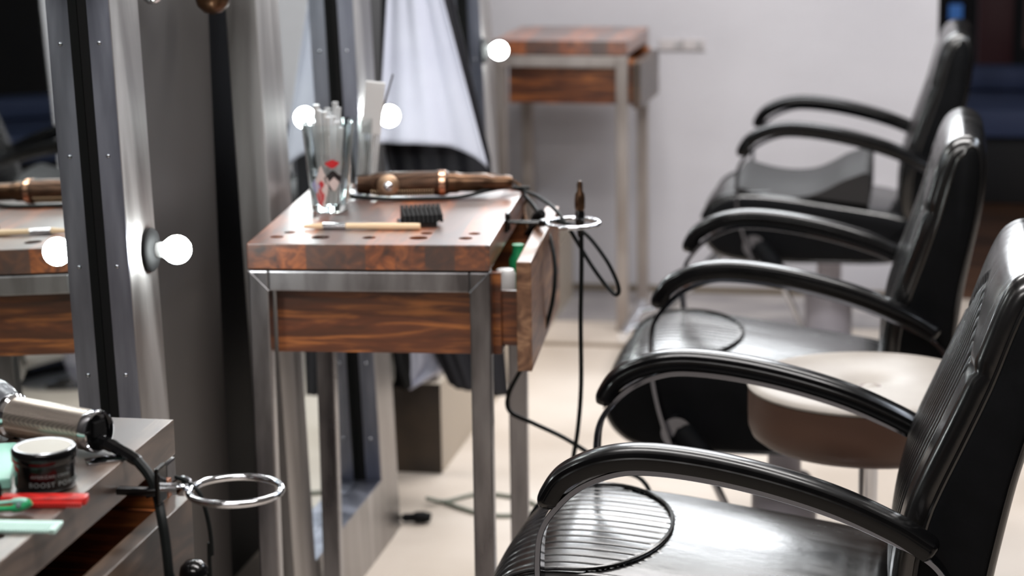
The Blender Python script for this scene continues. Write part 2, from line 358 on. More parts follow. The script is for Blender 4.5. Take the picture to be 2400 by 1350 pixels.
# ---------------------------------------------------------------- chairs
def closed_prof(pts,n=8): return [(v.x,v.y) for v in cr([Vector((a,b,0)) for a,b in pts],n,True)]
SEATP=[(-.05,.485),(-.11,.506),(-.2,.521),(-.3,.535),(-.4,.549),(-.5,.558),(-.565,.556),(-.615,.540),(-.648,.508),(-.662,.468),(-.655,.425),(-.632,.390),(-.59,.366),(-.5,.355),(-.3,.355),(-.12,.36),(-.06,.40)]
def body(bm,P,hw,r,ny,disp=None,wfun=None):
    """sweep closed profile across y with rounded side edges; returns side rings"""
    n=len(P); nrm=[]
    area2=sum(P[i][0]*P[(i+1)%n][1]-P[(i+1)%n][0]*P[i][1] for i in range(n)); sg=1 if area2>0 else -1
    for i in range(n):
        a=P[i-1]; b=P[(i+1)%n]; t=Vector((b[0]-a[0],b[1]-a[1])).normalized(); nrm.append(Vector((t.y,-t.x))*sg)
    cols=[]
    for k in range(6):
        th=math.pi/2*(1-k/6); cols.append((-(hw-r+r*math.sin(th)),r*(1-math.cos(th))))
    for k in range(ny+1): cols.append((-(hw-r)+2*(hw-r)*k/ny,0))
    for k in range(1,7):
        th=math.pi/2*(k/6); cols.append((hw-r+r*math.sin(th),r*(1-math.cos(th))))
    rings=[]
    for (y,ins) in cols:
        ring=[]
        for i in range(n):
            d=-ins+(disp(i,P[i],y) if disp else 0); x=P[i][0]+nrm[i].x*d; z=P[i][1]+nrm[i].y*d
            ring.append(bm.verts.new((x,y*(wfun(x,z) if wfun else 1),z)))
        rings.append(ring)
    for A,C in zip(rings,rings[1:]):
        for k in range(n): bm.faces.new((A[k],A[(k+1)%n],C[(k+1)%n],C[k]))
    bm.faces.new(rings[0]); bm.faces.new(rings[-1][::-1])
    return nrm,rings
def resamp(P,ds):
    out=[];n=len(P)
    for i in range(n):
        a=Vector(P[i]); b=Vector(P[(i+1)%n]); k=max(1,int((b-a).length/ds+.5))
        for j in range(k): out.append(tuple(a+(b-a)*j/k))
    return out
SP=resamp(closed_prof(SEATP,6),.008)
# arc length from x=-.395 on the top towards the front
i0=min(range(len(SP)),key=lambda i:(abs(SP[i][0]+.395)+(10 if SP[i][1]<.5 else 0)))
arc=[0]*len(SP); s=0
i_end=min(range(len(SP)),key=lambda i:abs(SP[i][0]+.60)+abs(SP[i][1]-.37))
for i in range(len(SP)): arc[i]=-1
i=i0; s=0
while True:
    arc[i]=s
    if i==i_end: break
    j=(i+1)%len(SP); s+=(Vector(SP[j])-Vector(SP[i])).length; i=j
HWS=.232
def inell(q,y):
    if q<0: return -1
    e=.13; u=min(q,e); wy=.213*math.sqrt(max(0,1-((e-u)/e)**2)); return wy-abs(y)
def seat_disp(i,p,y):
    d=0
    top=p[1]>.45
    if top: d+=.012*(1-(y/HWS)**2)-.006
    e=inell(arc[i],y)
    if e>0:
        fr=((y+.5)/.0265)%1.0; fr=min(fr,1-fr)
        d-=.0026*math.exp(-(fr/.075)**2)*min(1,e/.014)
        d-=.002*math.exp(-(e/.006)**2)
    return d
BKP=[(-.06,.44),(-.09,.50),(-.094,.58),(-.086,.65),(-.073,.70),(-.046,.78),(-.02,.86),(-.007,.91),(.008,.965),(.024,1.0),(.05,1.017),(.078,1.013),(.096,.99),(.1,.94),(.093,.87),(.078,.79),(.063,.71),(.05,.60),(.04,.50),(.02,.44)]
BP=resamp(closed_prof(BKP,6),.009)
def zyoke(y): return .955-.09*min(1,abs(y)/.165)**1.25 if abs(y)<.165 else .865+.008*(abs(y)-.165)/.06
PIV=(0,0,.55)
def back_disp(i,p,y):
    x,z=p; front = x < (z-.44)*.22-.035
    d=0
    if z>.5 and front:
        d+=.010*(1-(y/.235)**2)
        e=zyoke(y)-z
        if e>0 and abs(y)<.165:
            fr=((y+.5)/.024)%1.0; fr=min(fr,1-fr); d-=.010*(1-math.sqrt(max(0,1-(1-2*fr)**2)))*min(1,e/.015)
        d-=.006*math.exp(-((z-zyoke(y))/.0055)**2)
        d-=.003*math.exp(-((abs(y)-.167)/.004)**2)*(1 if e>.012 else 0)
    elif z>.5: d+=.004*(1-(y/.235)**2)
    return d
def back_w(x,z): return 1-.05*max(0,(z-.93)/.09)**2-.06*max(0,(.62-z)/.18)
ARM=[(-.546,.678),(-.538,.70),(-.518,.728),(-.48,.750),(-.434,.7625),(-.38,.765),(-.30,.7565),(-.21,.738),(-.12,.711),(-.04,.676),(.0,.652),(.018,.640)]
def arm_prof(off,pts=ARM,n=6):
    P=[(v.x,v.y) for v in cr([Vector((a,b,0)) for a,b in pts],n)]
    out=[]
    for i,p in enumerate(P):
        a=P[max(i-1,0)]; b=P[min(i+1,len(P)-1)]; t=Vector((b[0]-a[0],b[1]-a[1])).normalized(); out.append((p[0]+t.y*off,p[1]-t.x*off))
    return out
PADSEC=[(-.029,-.004),(-.029,-.014),(-.024,-.0215),(.024,-.0215),(.029,-.014),(.029,-.004),(.0275,-.002),(.0275,.000),(.026,.0045),(.021,.0075),(.012,.0095),(0,.0102),(-.012,.0095),(-.021,.0075),(-.026,.0045),(-.0275,.0),(-.0275,-.002)]
BAND=arm_prof(.0265,[(-.50,.741),(-.434,.7625),(-.38,.765),(-.30,.7565),(-.21,.738),(-.12,.711),(-.04,.676),(.0,.652)])
LOOP=[(-.488,.352),(-.512,.40),(-.535,.47),(-.548,.54),(-.5505,.60),(-.544,.645),(-.522,.680),(-.487,.712),(-.434,.7345),(-.38,.738),(-.30,.7295),(-.21,.711),(-.12,.684),(-.04,.650),(.005,.626),(.03,.598),(.04,.565),(.036,.52),(.01,.47),(-.06,.42)]
def make_chair():
    root=empty('salon_chair',(0,0,0))
    bm=bmesh.new(); nrm,rings=body(bm,SP,HWS,.022,230,seat_disp)
    seat=obj('seat',bm,M['leather'],root,ang=70)
    # piping around the ribbed panel
    pts=[]
    def sp_at(q):
        best=min((i for i in range(len(SP)) if arc[i]>=0),key=lambda i:abs(arc[i]-q)); return best
    Lm=.16
    qs=[]
    def pt(q,y,ds=.0042):
        # interpolate along arc
        idx=[i for i in range(len(SP)) if arc[i]>=0]; idx.sort(key=lambda i:arc[i])
        for a,b in zip(idx,idx[1:]):
            if arc[a]<=q<=arc[b]:
                t=(q-arc[a])/(arc[b]-arc[a]+1e-9); break
        else: a=b=idx[-1]; t=0
        P=Vector(SP[a]).lerp(Vector(SP[b]),t); Nn=(nrm[a]*(1-t)+nrm[b]*t).normalized()
        d=.012*(1-(y/HWS)**2)-.006+ds-.001 if P.y>.45 else ds
        return Vector((P.x+Nn.x*d,y,P.y+Nn.y*d))
    e=.13
    for k in range(0,8): pts.append(pt(.30-(.17*k/8),-.213))
    for k in range(33):
        a=-math.pi/2+math.pi*k/32; pts.append(pt(e-e*math.cos(a),.213*math.sin(a)))
    for k in range(1,9): pts.append(pt(e+.17*k/8,.213))
    pts=[Vector(p) for p in pts]
    obj('piping',Tb(pts,.0036,8),M['leather'],seat)
    for sgn in (-1,1):
        bm=bmesh.new(); n=len(SP)
        def ring(ins,y): return [bm.verts.new((SP[i][0]-nrm[i].x*ins,y,SP[i][1]-nrm[i].y*ins)) for i in range(0,n,2)]
        R=[ring(.012,sgn*(HWS-.002)),ring(.018,sgn*(HWS+.004)),ring(.04,sgn*(HWS+.006))]
        for A,C in zip(R,R[1:]):
            for k in range(len(A)): bm.faces.new((A[k],A[(k+1)%len(A)],C[(k+1)%len(A)],C[k]))
        bm.faces.new(R[-1]); bm.faces.new(R[0][::-1])
        obj('side_panel',bm,M['leather_side'],seat,ang=60)
    # backrest
    hb=.235
    bm=bmesh.new(); off=Vector(PIV)
    nb,rb=body(bm,BP,hb,.024,150,back_disp,back_w)
    bmesh.ops.translate(bm,verts=bm.verts,vec=-off)
    back=obj('backrest',bm,M['leather'],root,loc=PIV,ang=70)
    def binset(i): return .010+.021*min(1,max(0,(.35-nb[i].x)/.5))
    for sgn in (-1,1):
        bm=bmesh.new(); n=len(BP); idx=list(range(0,n,2))
        def ring(ins0,y):
            o=[]
            for i in idx:
                ins=ins0+binset(i); x=BP[i][0]-nb[i].x*ins; z=BP[i][1]-nb[i].y*ins; o.append(bm.verts.new(Vector((x,y*back_w(x,z),z))-off))
            return o
        R=[ring(.001,sgn*(hb-.003)),ring(.002,sgn*(hb+.003)),ring(.009,sgn*(hb+.006))]
        for A,C in zip(R,R[1:]):
            for k in range(len(A)): bm.faces.new((A[k],A[(k+1)%len(A)],C[(k+1)%len(A)],C[k]))
        bm.faces.new(R[-1]); bm.faces.new(R[0][::-1])
        obj('side_panel',bm,M['leather_side'],back,ang=60)
        pp=[]
        for i in range(0,n,3):
            bi=binset(i); x=BP[i][0]-nb[i].x*bi; z=BP[i][1]-nb[i].y*bi; pp.append(Vector((x,sgn*(hb+.001)*back_w(x,z),z))-off)
        obj('piping',Tb(pp,.0042,8,closed=True),M['leather'],back)
    for sgn in (-1,1):
        y=sgn*.285
        def sc(t):
            return min(1,.35+.65*math.sqrt(min(1,t/.06)))*min(1,.55+.45*math.sqrt(min(1,(1-t)/.04)))
        a=empty('armrest',(0,0,0)); a.parent=root
        pad=obj('pad',sweep(bmesh.new(),arm_prof(0,n=8),PADSEC,sc,y),M['pad'],a,ang=35)
        BS=[(-.019,-.0035),(-.019,.0035),(-.0175,.0045),(.0175,.0045),(.019,.0035),(.019,-.0035),(.0175,-.0045),(-.0175,-.0045)]
        LP=[(v.x,v.y) for v in cr([Vector((p[0],p[1],0)) for p in LOOP],8)]
        obj('chrome_band',sweep(bmesh.new(),LP,BS,None,y),M['chrome_band'],a,ang=30)
        ys=.238
        for (bx,bz,rr) in ((-.50,.415,.032),(-.05,.43,.02)):
            bm=bmesh.new(); lathe(bm,[(rr,0),(rr,.018),(rr*.7,.026),(rr*.7,.046)],20,(bx,ys if sgn>0 else -ys-.046,bz),'y')
            obj('mounting_boss',bm,M['chrome_band'],a)
    # base
    bm=La([(.0,.0),(.235,.0),(.24,.006),(.225,.016),(.12,.03),(.06,.04),(0,.042)],48,(-.30,0,0)); obj('base_disc',bm,M['chrome'],root)
    bm=La([(.07,.036),(.07,.23),(.055,.25),(.036,.255),(.036,.34),(.0,.34)],28,(-.30,0,0)); obj('hydraulic_column',bm,M['ped'],root)
    bm=bmesh.new(); box(bm,-.42,-.18,-.11,.11,.335,.3545,bev=.004); obj('seat_plate',bm,M['chrome_dim'],root)
    # pump lever
    lv=empty('pump_lever',(0,0,0)); lv.parent=root
    G=[(-.513,-.262,.440),(-.49,-.275,.415),(-.455,-.29,.378),(-.430,-.295,.34)]
    obj('grip',Tb(G,[.013,.026,.027,.016],14,6),M['leather_side'],lv)
    obj('lever_rod',Tb([(-.434,-.295,.345),(-.40,-.29,.27),(-.36,-.24,.17),(-.34,-.08,.12),(-.32,-.03,.11)],.0085,10,6),M['chrome_dim'],lv)
    return root
c1=make_chair(); c2=copy_tree(c1); c3=copy_tree(c1)
for c,y,lab in ((c1,3.371,'nearest black leather salon chair with chrome banded armrests'),(c2,4.686,'middle black leather salon chair, behind the brown round stool'),(c3,6.635,'farthest black leather salon chair, with a saddle cushion on its seat')):
    c.location=(0,y,0); setp(c,lab,'chair','row of salon chairs')
for ch in c1.children:
    if ch.name.startswith('backrest'):
        ch.location=(PIV[0]+.05,0,PIV[2]+.012); ch.rotation_euler=(0,.085,0)
# footrest bar of the far chair
fr=empty('footrest',(0,0,0)); fr.parent=c3
obj('cross_bar',Tb([(-.89,-.21,.12),(-.89,.24,.12)],.016,12),M['chrome'],fr)
obj('strut',Tb([(-.60,-.1,.36),(-.70,-.1,.25),(-.80,-.1,.15),(-.885,-.1,.12)],.011,10,5),M['chrome_dim'],fr)
obj('strut',Tb([(-.60,.12,.36),(-.70,.12,.25),(-.80,.12,.15),(-.885,.12,.12)],.011,10,5),M['chrome_dim'],fr)
# saddle cushion on the far chair
bm=bmesh.new(); rows=[]
for i in range(29):
    u=i/28; x=-.56+.38*u; zt=.600-.03*math.sin(math.pi*min(1,u*1.25))+.05*max(0,(u-.55)/.45)**1.5
    row=[]
    for j in range(17):
        v=j/16*2-1; y=.21*v; z=zt-.035*abs(v)**3-.012*(1 if i in(0,28) else 0); row.append(bm.verts.new((x,y,z)))
    rows.append(row)
for A,C in zip(rows,rows[1:]):
    for k in range(16): bm.faces.new((A[k],A[k+1],C[k+1],C[k]))
r=bmesh.ops.extrude_face_region(bm,geom=bm.faces[:])
for v in [g for g in r['geom'] if isinstance(g,bmesh.types.BMVert)]: v.co.z=min(v.co.z-.006,.5535-.12*max(0,v.co.x+.50))
sad=obj('saddle_cushion',bm,mat('charcoal_vinyl',(40,39,40),.6,0,.3),ang=60); sad.location=(0,6.635,0.012)
setp(sad,'dark saddle shaped cushion lying on the farthest chair','cushion')
# ---------------------------------------------------------------- stool
st=empty('round_stool',(-.105,4.03,0),label='round brown stool, its top paled by a painted-in reflection, between the two nearest chairs',cat='stool')
R=.222
def dimple(r): return -.020*math.exp(-(r/.042)**2)
prof=[(R-.004,.624),(R,.626),(R+.001,.630),(R-.003,.634),(R-.012,.637),(R-.03,.639),(.15,.640),(.09,.6405)]+[(r,.6405+dimple(r)) for r in (.07,.055,.045,.035,.025,.015,.006,.0)]
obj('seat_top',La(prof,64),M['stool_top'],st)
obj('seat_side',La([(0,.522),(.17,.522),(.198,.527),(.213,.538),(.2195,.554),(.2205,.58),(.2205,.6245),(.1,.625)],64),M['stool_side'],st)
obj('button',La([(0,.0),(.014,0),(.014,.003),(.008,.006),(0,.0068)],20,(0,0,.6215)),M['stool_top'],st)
obj('gas_lift',La([(0,.06),(.03,.06),(.03,.30),(.018,.302),(.018,.49),(.05,.495),(.055,.521),(0,.5215)],24),M['chrome'],st)
for k in range(5):
    a=2*math.pi*k/5+.3; ca,sa=math.cos(a),math.sin(a)
    obj('base_arm',Tb([(.0*ca,0*sa,.10),(.12*ca,.12*sa,.095),(.25*ca,.25*sa,.07)],[.022,.014],10,4),M['chrome_dim'],st)
    cc=empty('caster',(.245*ca,.245*sa,0)); cc.parent=st
    obj('wheel',La([(0,-.011),(.024,-.011),(.0265,-.006),(.0265,.006),(.024,.011),(0,.011)],20,(0,0,.0265),'y'),M['black'],cc)
    obj('stem',Tb([(0,0,.03),(0,0,.07)],.006,8),M['chrome_dim'],cc)
# ---------------------------------------------------------------- things on the middle table
def cup(loc,r0,r1,h,label,name='drinking_glass'):
    root=empty(name,loc,label=label,cat='glass')
    bm=La([(0,.0),(r0-.003,0),(r0,.003),(r0+(r1-r0)*.5,h*.5),(r1,h),(r1-.0025,h),(r0+(r1-r0)*.5-.0025,h*.5),(r0-.0035,.014),(0,.012)],40)
    obj('glass_wall',bm,M['glass'],root); return root
g1=cup((-1.108,4.03,.9305),.034,.049,.165,'clear pint glass with printed red and black pictures, full of clips')
# printed decoration on the glass
def decal(root,name,m,a0,z0,w,h,shape,r0=.034,r1=.049,H=.165):
    bm=bmesh.new(); n=24; vs=[]
    for k in range(n):
        t=2*math.pi*k/n; u,v=shape(t); z=z0+v*h; rr=r0+(r1-r0)*z/H+.0008; a=a0+u*w/rr
        vs.append(bm.verts.new((rr*math.sin(a),-rr*math.cos(a),z)))
    f=bm.faces.new(vs); bmesh.ops.triangulate(bm,faces=[f]); return obj(name,bm,m,root,smooth=False)
M['redprint']=mat('red_glass_print',(196,36,44),.5); M['blackprint']=mat('black_glass_print',(30,26,28),.5); M['skinprint']=mat('pale_glass_print',(214,196,192),.6); M['blueprint']=mat('lilac_glass_print',(176,176,212),.5)
blob=lambda t:(math.cos(t)*(1+.15*math.sin(3*t)),math.sin(t)*(1+.2*math.cos(4*t)))
decal(g1,'print',M['skinprint'],-.1,.050,.012,.034,blob); decal(g1,'print',M['blackprint'],.42,.062,.016,.016,blob)
decal(g1,'print',M['skinprint'],.47,.055,.009,.011,blob).scale=(1.02,1.02,1)
decal(g1,'print',M['redprint'],-.22,.030,.008,.016,blob); decal(g1,'print',M['redprint'],-.12,.054,.005,.007,blob); decal(g1,'print',M['redprint'],.40,.093,.013,.007,blob)
decal(g1,'print',M['blueprint'],-.45,.050,.010,.010,blob)
for k in range(9):
    a=k*2.4; rr=.013+.016*((k*37)%5)/5; x,y=rr*math.cos(a),rr*math.sin(a); tz=.165+.012*((k*13)%4)
    o=empty('hair_clip',(-1.108,4.03,.9305),label='chrome hair clip standing in the printed pint glass',cat='hair clip',group='chrome hair clips in the pint glass')
    obj('clip_arm',Tb([(x*.6,y*.6,.016),(x*1.15,y*1.15,tz)],[.0026,.0060],8),M['clip'],o)
    obj('clip_arm',Tb([(x*.6+.004,y*.6,.016),(x*1.2+.006,y*1.2,tz-.01)],[.002,.005],8),M['clip'],o)
g2=cup((-1.094,4.19,.9305),.024,.031,.15,'narrow clear glass holding a white comb, behind the pint glass')
cb=empty('white_comb',(-1.082,4.19,.9305),(0,.12,.2),label='wide white comb standing in the narrow glass',cat='comb')
bm=B(-.019,.019,-.002,.002,.12,.222,bev=.002); obj('spine',bm,M['white'],cb,smooth=False)
bm=bmesh.new()
for k in range(10): box(bm,-.019+k*.0039,-.0168+k*.0039,-.0015,.0015,.018,.121)
obj('teeth',bm,M['white'],cb,smooth=False)
o=empty('tail_comb',(-1.075,4.20,.9305),(0,.22,0),label='thin dark tail comb leaning in the narrow glass',cat='comb')
obj('tail',Tb([(-.02,0,.02),(.0,.0,.24)],[.003,.0016],8),M['darkbox'],o)
for (x,y,h,rr) in ((-1.083,4.075,.20,.012),(-1.045,4.125,.17,.014)):
    pass
sb=empty('spray_bottle',(-1.145,4.20,.9305),label='small clear bottle with black pump cap between the two glasses',cat='bottle')
obj('bottle_body',La([(0,0),(.02,0),(.021,.004),(.021,.11),(.012,.125),(.011,.135),(0,.135)],24),M['glass'],sb)
obj('pump_cap',La([(0,.134),(.013,.134),(.013,.155),(.006,.158),(.006,.172),(0,.172)],20),M['black_gloss'],sb)
# round hot-air brush
bd=empty('hot_air_brush',(-1.092,4.165,.9555),(0,-.004,.20),label='bronze hot air styling brush lying across the middle table',cat='hair styler')
obj('barrel',La([(0,.0),(.014,0),(.0185,.003),(.0185,.028),(.0205,.032),(.0205,.036),(.0235,.040),(.0235,.150),(.0245,.156),(.0245,.172),(.021,.178),(0,.178)],32,axis='x'),M['gold_knurl'],bd)
obj('end_cap',La([(0,-.003),(.012,-.003),(.0165,.0),(.0165,.004),(0,.004)],28,axis='x'),M['chrome_dim'],bd)
obj('handle',Tb([(.176,0,0),(.20,0,0),(.26,0,-.001),(.30,.0,-.001)],[.0205,.018,.0135,.011],18,5),M['gold'],bd)
obj('collar',La([(.0235,.158),(.0252,.160),(.0252,.170),(.0235,.172)],32,axis='x'),mat('rose_gold',(214,168,140),.25,1),bd)
dl=obj('dial',La([(0,-.006),(.012,-.006),(.014,-.004),(.0185,-.003),(.0210,.000),(.0210,.008),(0,.008)],28,(.062,-.0235,0),'y'),mat('gold_ring',(176,146,120),.4,.8),bd)
obj('dial_knob',La([(0,-.013),(.005,-.012),(.0085,-.009),(.0095,-.0055),(0,-.005)],24,(.062,-.0235,0),'y'),M['chrome'],dl)
bm=bmesh.new()
for k in range(26):
    for j in range(7):
        a=math.pi*(1.12+.76*j/6); x=.03+k*.0047
        if .028<x<.07 and j==3: continue
        tube(bm,[(x,.0225*math.cos(a),.0225*math.sin(a)),(x,.0285*math.cos(a),.0285*math.sin(a))],.0007,4)
bmesh.ops.delete(bm,geom=[v for v in bm.verts if v.co.z<-.0125-.0135],context='VERTS')
setp(obj('bristles',bm,M['woodlight'],bd,smooth=False),kind='stuff')
# tint brush and clipper guard
tb=empty('tint_brush',(-1.105,3.838,.9365),(0,0,.074),label='wooden handled paint brush lying on the middle table edge',cat='brush')
obj('handle',Tb([(.075,0,0),(.12,0,0),(.17,0,0),(.21,0,0)],[.0055,.0062,.006,.0055],12,4),M['woodlight'],tb)
obj('ferrule',Tb([(.035,0,0),(.076,0,0)],[.0065,.0057],12),M['chrome'],tb)
obj('bristle_tuft',Tb([(.0,0,-.0015),(.036,0,0)],[.003,.0062],10),M['woodlight'],tb)
cg=empty('clipper_guard',(-.905,3.90,.9308),(0,0,.35),label='black plastic clipper comb guard on the middle table',cat='clipper guard'); cg.scale=(1.2,1.2,1.35)
obj('guard_base',B(-.034,.022,-.022,.022,0,.006,bev=.001),M['black_gloss'],cg,smooth=False)
bm=bmesh.new()
for k in range(9):
    x=-.028+k*.0068
    vs=[bm.verts.new(p) for p in ((x,-.022,.006),(x,.022,.006),(x,.022,.024),(x,-.016,.015),(x+.0050,-.022,.006),(x+.0050,.022,.006),(x+.0050,.022,.024),(x+.0050,-.016,.015))]
    for f in ((0,1,2,3),(4,7,6,5),(0,4,5,1),(1,5,6,2),(2,6,7,3),(3,7,4,0)): bm.faces.new([vs[i] for i in f])
obj('guard_teeth',bm,M['black'],cg,smooth=False)
# ring holders
def ring_holder(c,r,zr,ax,label,tilt=0):
    root=empty('ring_holder',(c[0],c[1],zr),(0,tilt,0),label=label,cat='tool holder',group='chrome ring holders')
    ps=[(r*math.cos(2*math.pi*k/48),r*math.sin(2*math.pi*k/48),0) for k in range(48)]
    obj('ring',Tb(ps,.0042,12,closed=True),M['chrome'],root)
    d=ax-c[0]; dd=d
    if r>.05:
        d=d+.050; obj('arm_bar',B(dd,d,-.007,.007,-.010,-.002,bev=.002),M['black_gloss'],root)
    for yy in (-.008,.008): obj('arm_rod',Tb([(-r+.002,yy,0),(d+.0,yy,-.0)],.0032 if r>.05 else .002,10),M['chrome'] if r>.05 else M['black_gloss'],root)
    obj('clamp',B(-r-.014,-r-.002,-.013,.013,-.006,.006,bev=.002),M['chrome'] if r>.05 else M['black_gloss'],root)
    obj('bracket',B(d-.0,d+.006,-.014,.014,-.018,.018 if r<.05 else .026,bev=.002),M['black_gloss'],root,smooth=False)
    return root
ring_holder((-.779,2.385),.0530,.908,-.9215,'large chrome ring holder sticking out from the near table')
ring_holder((-.640,3.975),.0475,.925,-.7655+.002,'chrome ring holder of the middle table, carrying a curling iron')
# curling iron standing in ring
ci=empty('curling_iron',(-.627,3.972,.93),label='upright curling iron held in the ring beside the middle table',cat='curling iron')
obj('barrel_tip',La([(0,.074),(.003,.073),(.005,.068),(.0055,.055),(.0085,.05),(.0095,.042),(.0095,.024),(.008,.02),(0,.02)],18),M['gold'],ci)
obj('body',La([(0,.022),(.0075,.021),(.009,.012),(.0085,-.004),(.006,-.016),(.004,-.03),(0,-.03)],18),M['black_gloss'],ci)
def cord(name,pts,r,label,m=None,parent=None,sm=8):
    o=obj(name,Tb(pts,r,8,sm),m or M['cord'],parent)
    if not parent: setp(o,label,'cable')
    return o
D=[px(1362,535,3.972),px(1363,620,3.972),px(1361,750,3.97),px(1362,900,3.97),px(1355,1000,3.97),px(1344,1070,3.98),px(1325,1180,3.99),px(1300,1300,4.0),Vector((-.63,4.02,.2)),Vector((-.62,4.06,.006)),Vector((-.50,4.2,.005))]
cord('cable',D,.0042,'black cable hanging straight down from the curling iron')
Bc=[px(1222,448,4.30),px(1262,500,4.2),px(1290,560,4.1),px(1301,640,4.05),px(1290,730,4.03),px(1262,800,4.02),px(1225,860,4.03),px(1192,925,4.05),px(1196,965,4.05),px(1250,992,4.02),px(1320,1025,4.0),px(1385,1065,4.0),px(1440,1100,4.0),Vector((-.5,3.98,.42)),Vector((-.45,3.95,.2)),Vector((-.42,3.9,.006)),Vector((-.30,3.8,.005))]
cord('cable',Bc,.0042,'black cable drooping from the table corner past the drawer front')
Cc=[px(1232,548,4.12),px(1268,520,4.05),px(1320,522,4.0),px(1372,548,3.98),px(1418,605,3.97),px(1444,655,3.97),px(1451,682,3.97),px(1441,690,3.975),px(1415,662,3.98),px(1385,620,3.98),px(1350,562,3.985),px(1330,530,3.99),px(1300,490,4.05),px(1262,462,4.18),px(1222,446,4.27),px(1180,438,4.3)]
cord('cable',Cc,.0038,'black looped cable hanging through the ring of the middle table')
Ac=[px(822,477,4.14),px(870,486,4.135),px(930,486,4.13),px(1010,474,4.14),px(1080,462,4.16),px(1140,447,4.20),px(1180,441,4.24),px(1215,440,4.26),px(1240,447,4.28)]
Ac=[Vector((p.x,p.y,max(p.z,.935))) for p in Ac]
cord('cable',Ac,.0036,'black cable lying in front of the round brush')
A2=[px(1090,412,4.30),px(1130,408,4.31),px(1180,416,4.31),px(1215,432,4.30),px(1235,458,4.29),px(1228,490,4.27),px(1240,540,4.22)]
cord('cable',A2,.0032,'bronze toned power cord arching over the brush handle',M['gold'])
# items in the open drawer of the middle table
gb=obj('green_bottle',La([(0,.0),(.016,0),(.0175,.004),(.0175,.09),(.011,.102),(.011,.118),(0,.118)],20),M['green']); gb.location=(-.752,4.03,.7545)
setp(gb,'green bottle standing in the open drawer of the middle table','bottle')
wb=obj('white_tube',La([(0,.0),(.018,0),(.019,.004),(.019,.09),(.015,.098),(0,.1)],20),M['white']); wb.location=(-.752,3.90,.7545)
setp(wb,'white tube standing in the open drawer beside the green bottle','tube')
hd=empty('styling_tool',(-.735,4.115,.7545),label='black styling tool standing in the open drawer behind the green bottle',cat='styling tool')
obj('tool_body',Tb([(-.01,0,.004),(-.005,0,.06),(-.0,0,.12),(.004,-.01,.152),(.02,-.03,.168)],[.012,.014,.010,.006],12,5),M['black'],hd)
# ---------------------------------------------------------------- things on the near table
zt=.9305
jr=empty('pomade_jar',(-.9675,2.300,zt),label='black jar of hair powder with a pale lid on the near table',cat='jar'); jr.scale=(.90,.90,.80); jr.location.x=-.973
obj('jar_body',La([(0,0),(.034,0),(.0375,.003),(.0385,.008),(.0385,.040),(.0,.040)],48),M['black_gloss'],jr)
jl=obj('lid',La([(0,.0405),(.0395,.0405),(.0405,.042),(.0405,.056),(.039,.0585),(.036,.0592),(.0,.0592)],48),M['black_gloss'],jr)
obj('lid_label',La([(0,.0595),(.033,.0595),(.0345,.0592),(.0345,.0585),(0,.0585)],48),M['lidgrey'],jl)
obj('lid_rim',La([(.0345,.0594),(.0375,.0600),(.0385,.0592),(.0375,.0585),(.0345,.0586)],48),M['chrome_dim'],jl)
def wrap_text(body,size,z0,R,ang,parent,name='lettering',m=None,align='LEFT'):
    cu=bpy.data.curves.new(name,'FONT'); cu.body=body; cu.size=size; cu.extrude=.0001; cu.align_x=align; cu.space_character=1.15
    t=bpy.data.objects.new('t',cu); S.collection.objects.link(t); bpy.context.view_layer.update()
    me=bpy.data.meshes.new_from_object(t.evaluated_get(bpy.context.evaluated_depsgraph_get())); bpy.data.objects.remove(t)
    bm=bmesh.new(); bm.from_mesh(me)
    bmesh.ops.subdivide_edges(bm,edges=[e for e in bm.edges if e.calc_length()>.004],cuts=2)
    for v in bm.verts:
        a=ang+v.co.x/R; rr=R+.0002+v.co.z; v.co=Vector((rr*math.sin(a),-rr*math.cos(a),z0+v.co.y))
    return obj(name,bm,m or M['print'],parent,smooth=False)
# the camera sees the jar from azimuth about +23 deg
wrap_text('AMERICAN CREW',.0056,.0245,.0385,-.08,jr)
wrap_text('BOOST POWDER',.0092,.0115,.0385,-.16,jr)
# hair dryer
hdz=zt+.0265
dr=empty('hair_dryer',(-.966,2.437,hdz),(0,.0,math.radians(-22)),label='nickel mesh hair dryer lying on the near table',cat='hair dryer'); dr.scale=(.92,.82,.82)
RR=.030
obj('body_shell',La([(0,-.142),(.024,-.142),(RR,-.138),(RR,-.006),(0,-.006)],40,axis='x'),M['mesh_metal'],dr)
obj('rear_ring',La([(RR,-.007),(.0312,-.004),(.0315,.004),(.0305,.008),(.0285,.009),(.0275,.004),(.0275,-.004),(RR-.002,-.006)],40,axis='x'),M['chrome'],dr)
obj('rear_cap',La([(0,-.005),(.0268,-.005),(.0268,.001),(.020,.004),(0,.005)],32,axis='x'),M['black_gloss'],dr)
obj('socket_frame',B(.0035,.009,-.011,.013,-.007,.016,bev=.002),M['black'],dr,smooth=False)
obj('neck',Tb([(-.136,0,.0),(-.155,.002,.004),(-.18,.01,.010),(-.21,.03,.010)],[.026,.031,.033,.031],28,5),mat('gunmetal_plastic',(96,98,104),.28,.4),dr)
obj('neck_ring',La([(.0315,-.150),(.034,-.147),(.034,-.140),(.0305,-.137)],40,axis='x'),M['chrome'],dr)
hd2=obj('handle',Tb([(-.19,.0,-.006),(-.20,-.03,-.010),(-.22,-.09,-.014)],[.018,.017,.016],16,5),M['black_gloss'],dr)
P0=px(225,1032,2.435)
Kc=[px(205,1030,2.44),px(250,1040,2.43),px(290,1060,2.42),px(325,1082,2.41)]
ck=cord('cord_guard',Kc,[.0085,.0075,.0065],'',M['black_gloss'],None,6)
bpy.context.view_layer.update(); ck.parent=dr; ck.matrix_parent_inverse=dr.matrix_world.inverted()
for k_ in ('label','category'):
    if k_ in ck: del ck[k_]
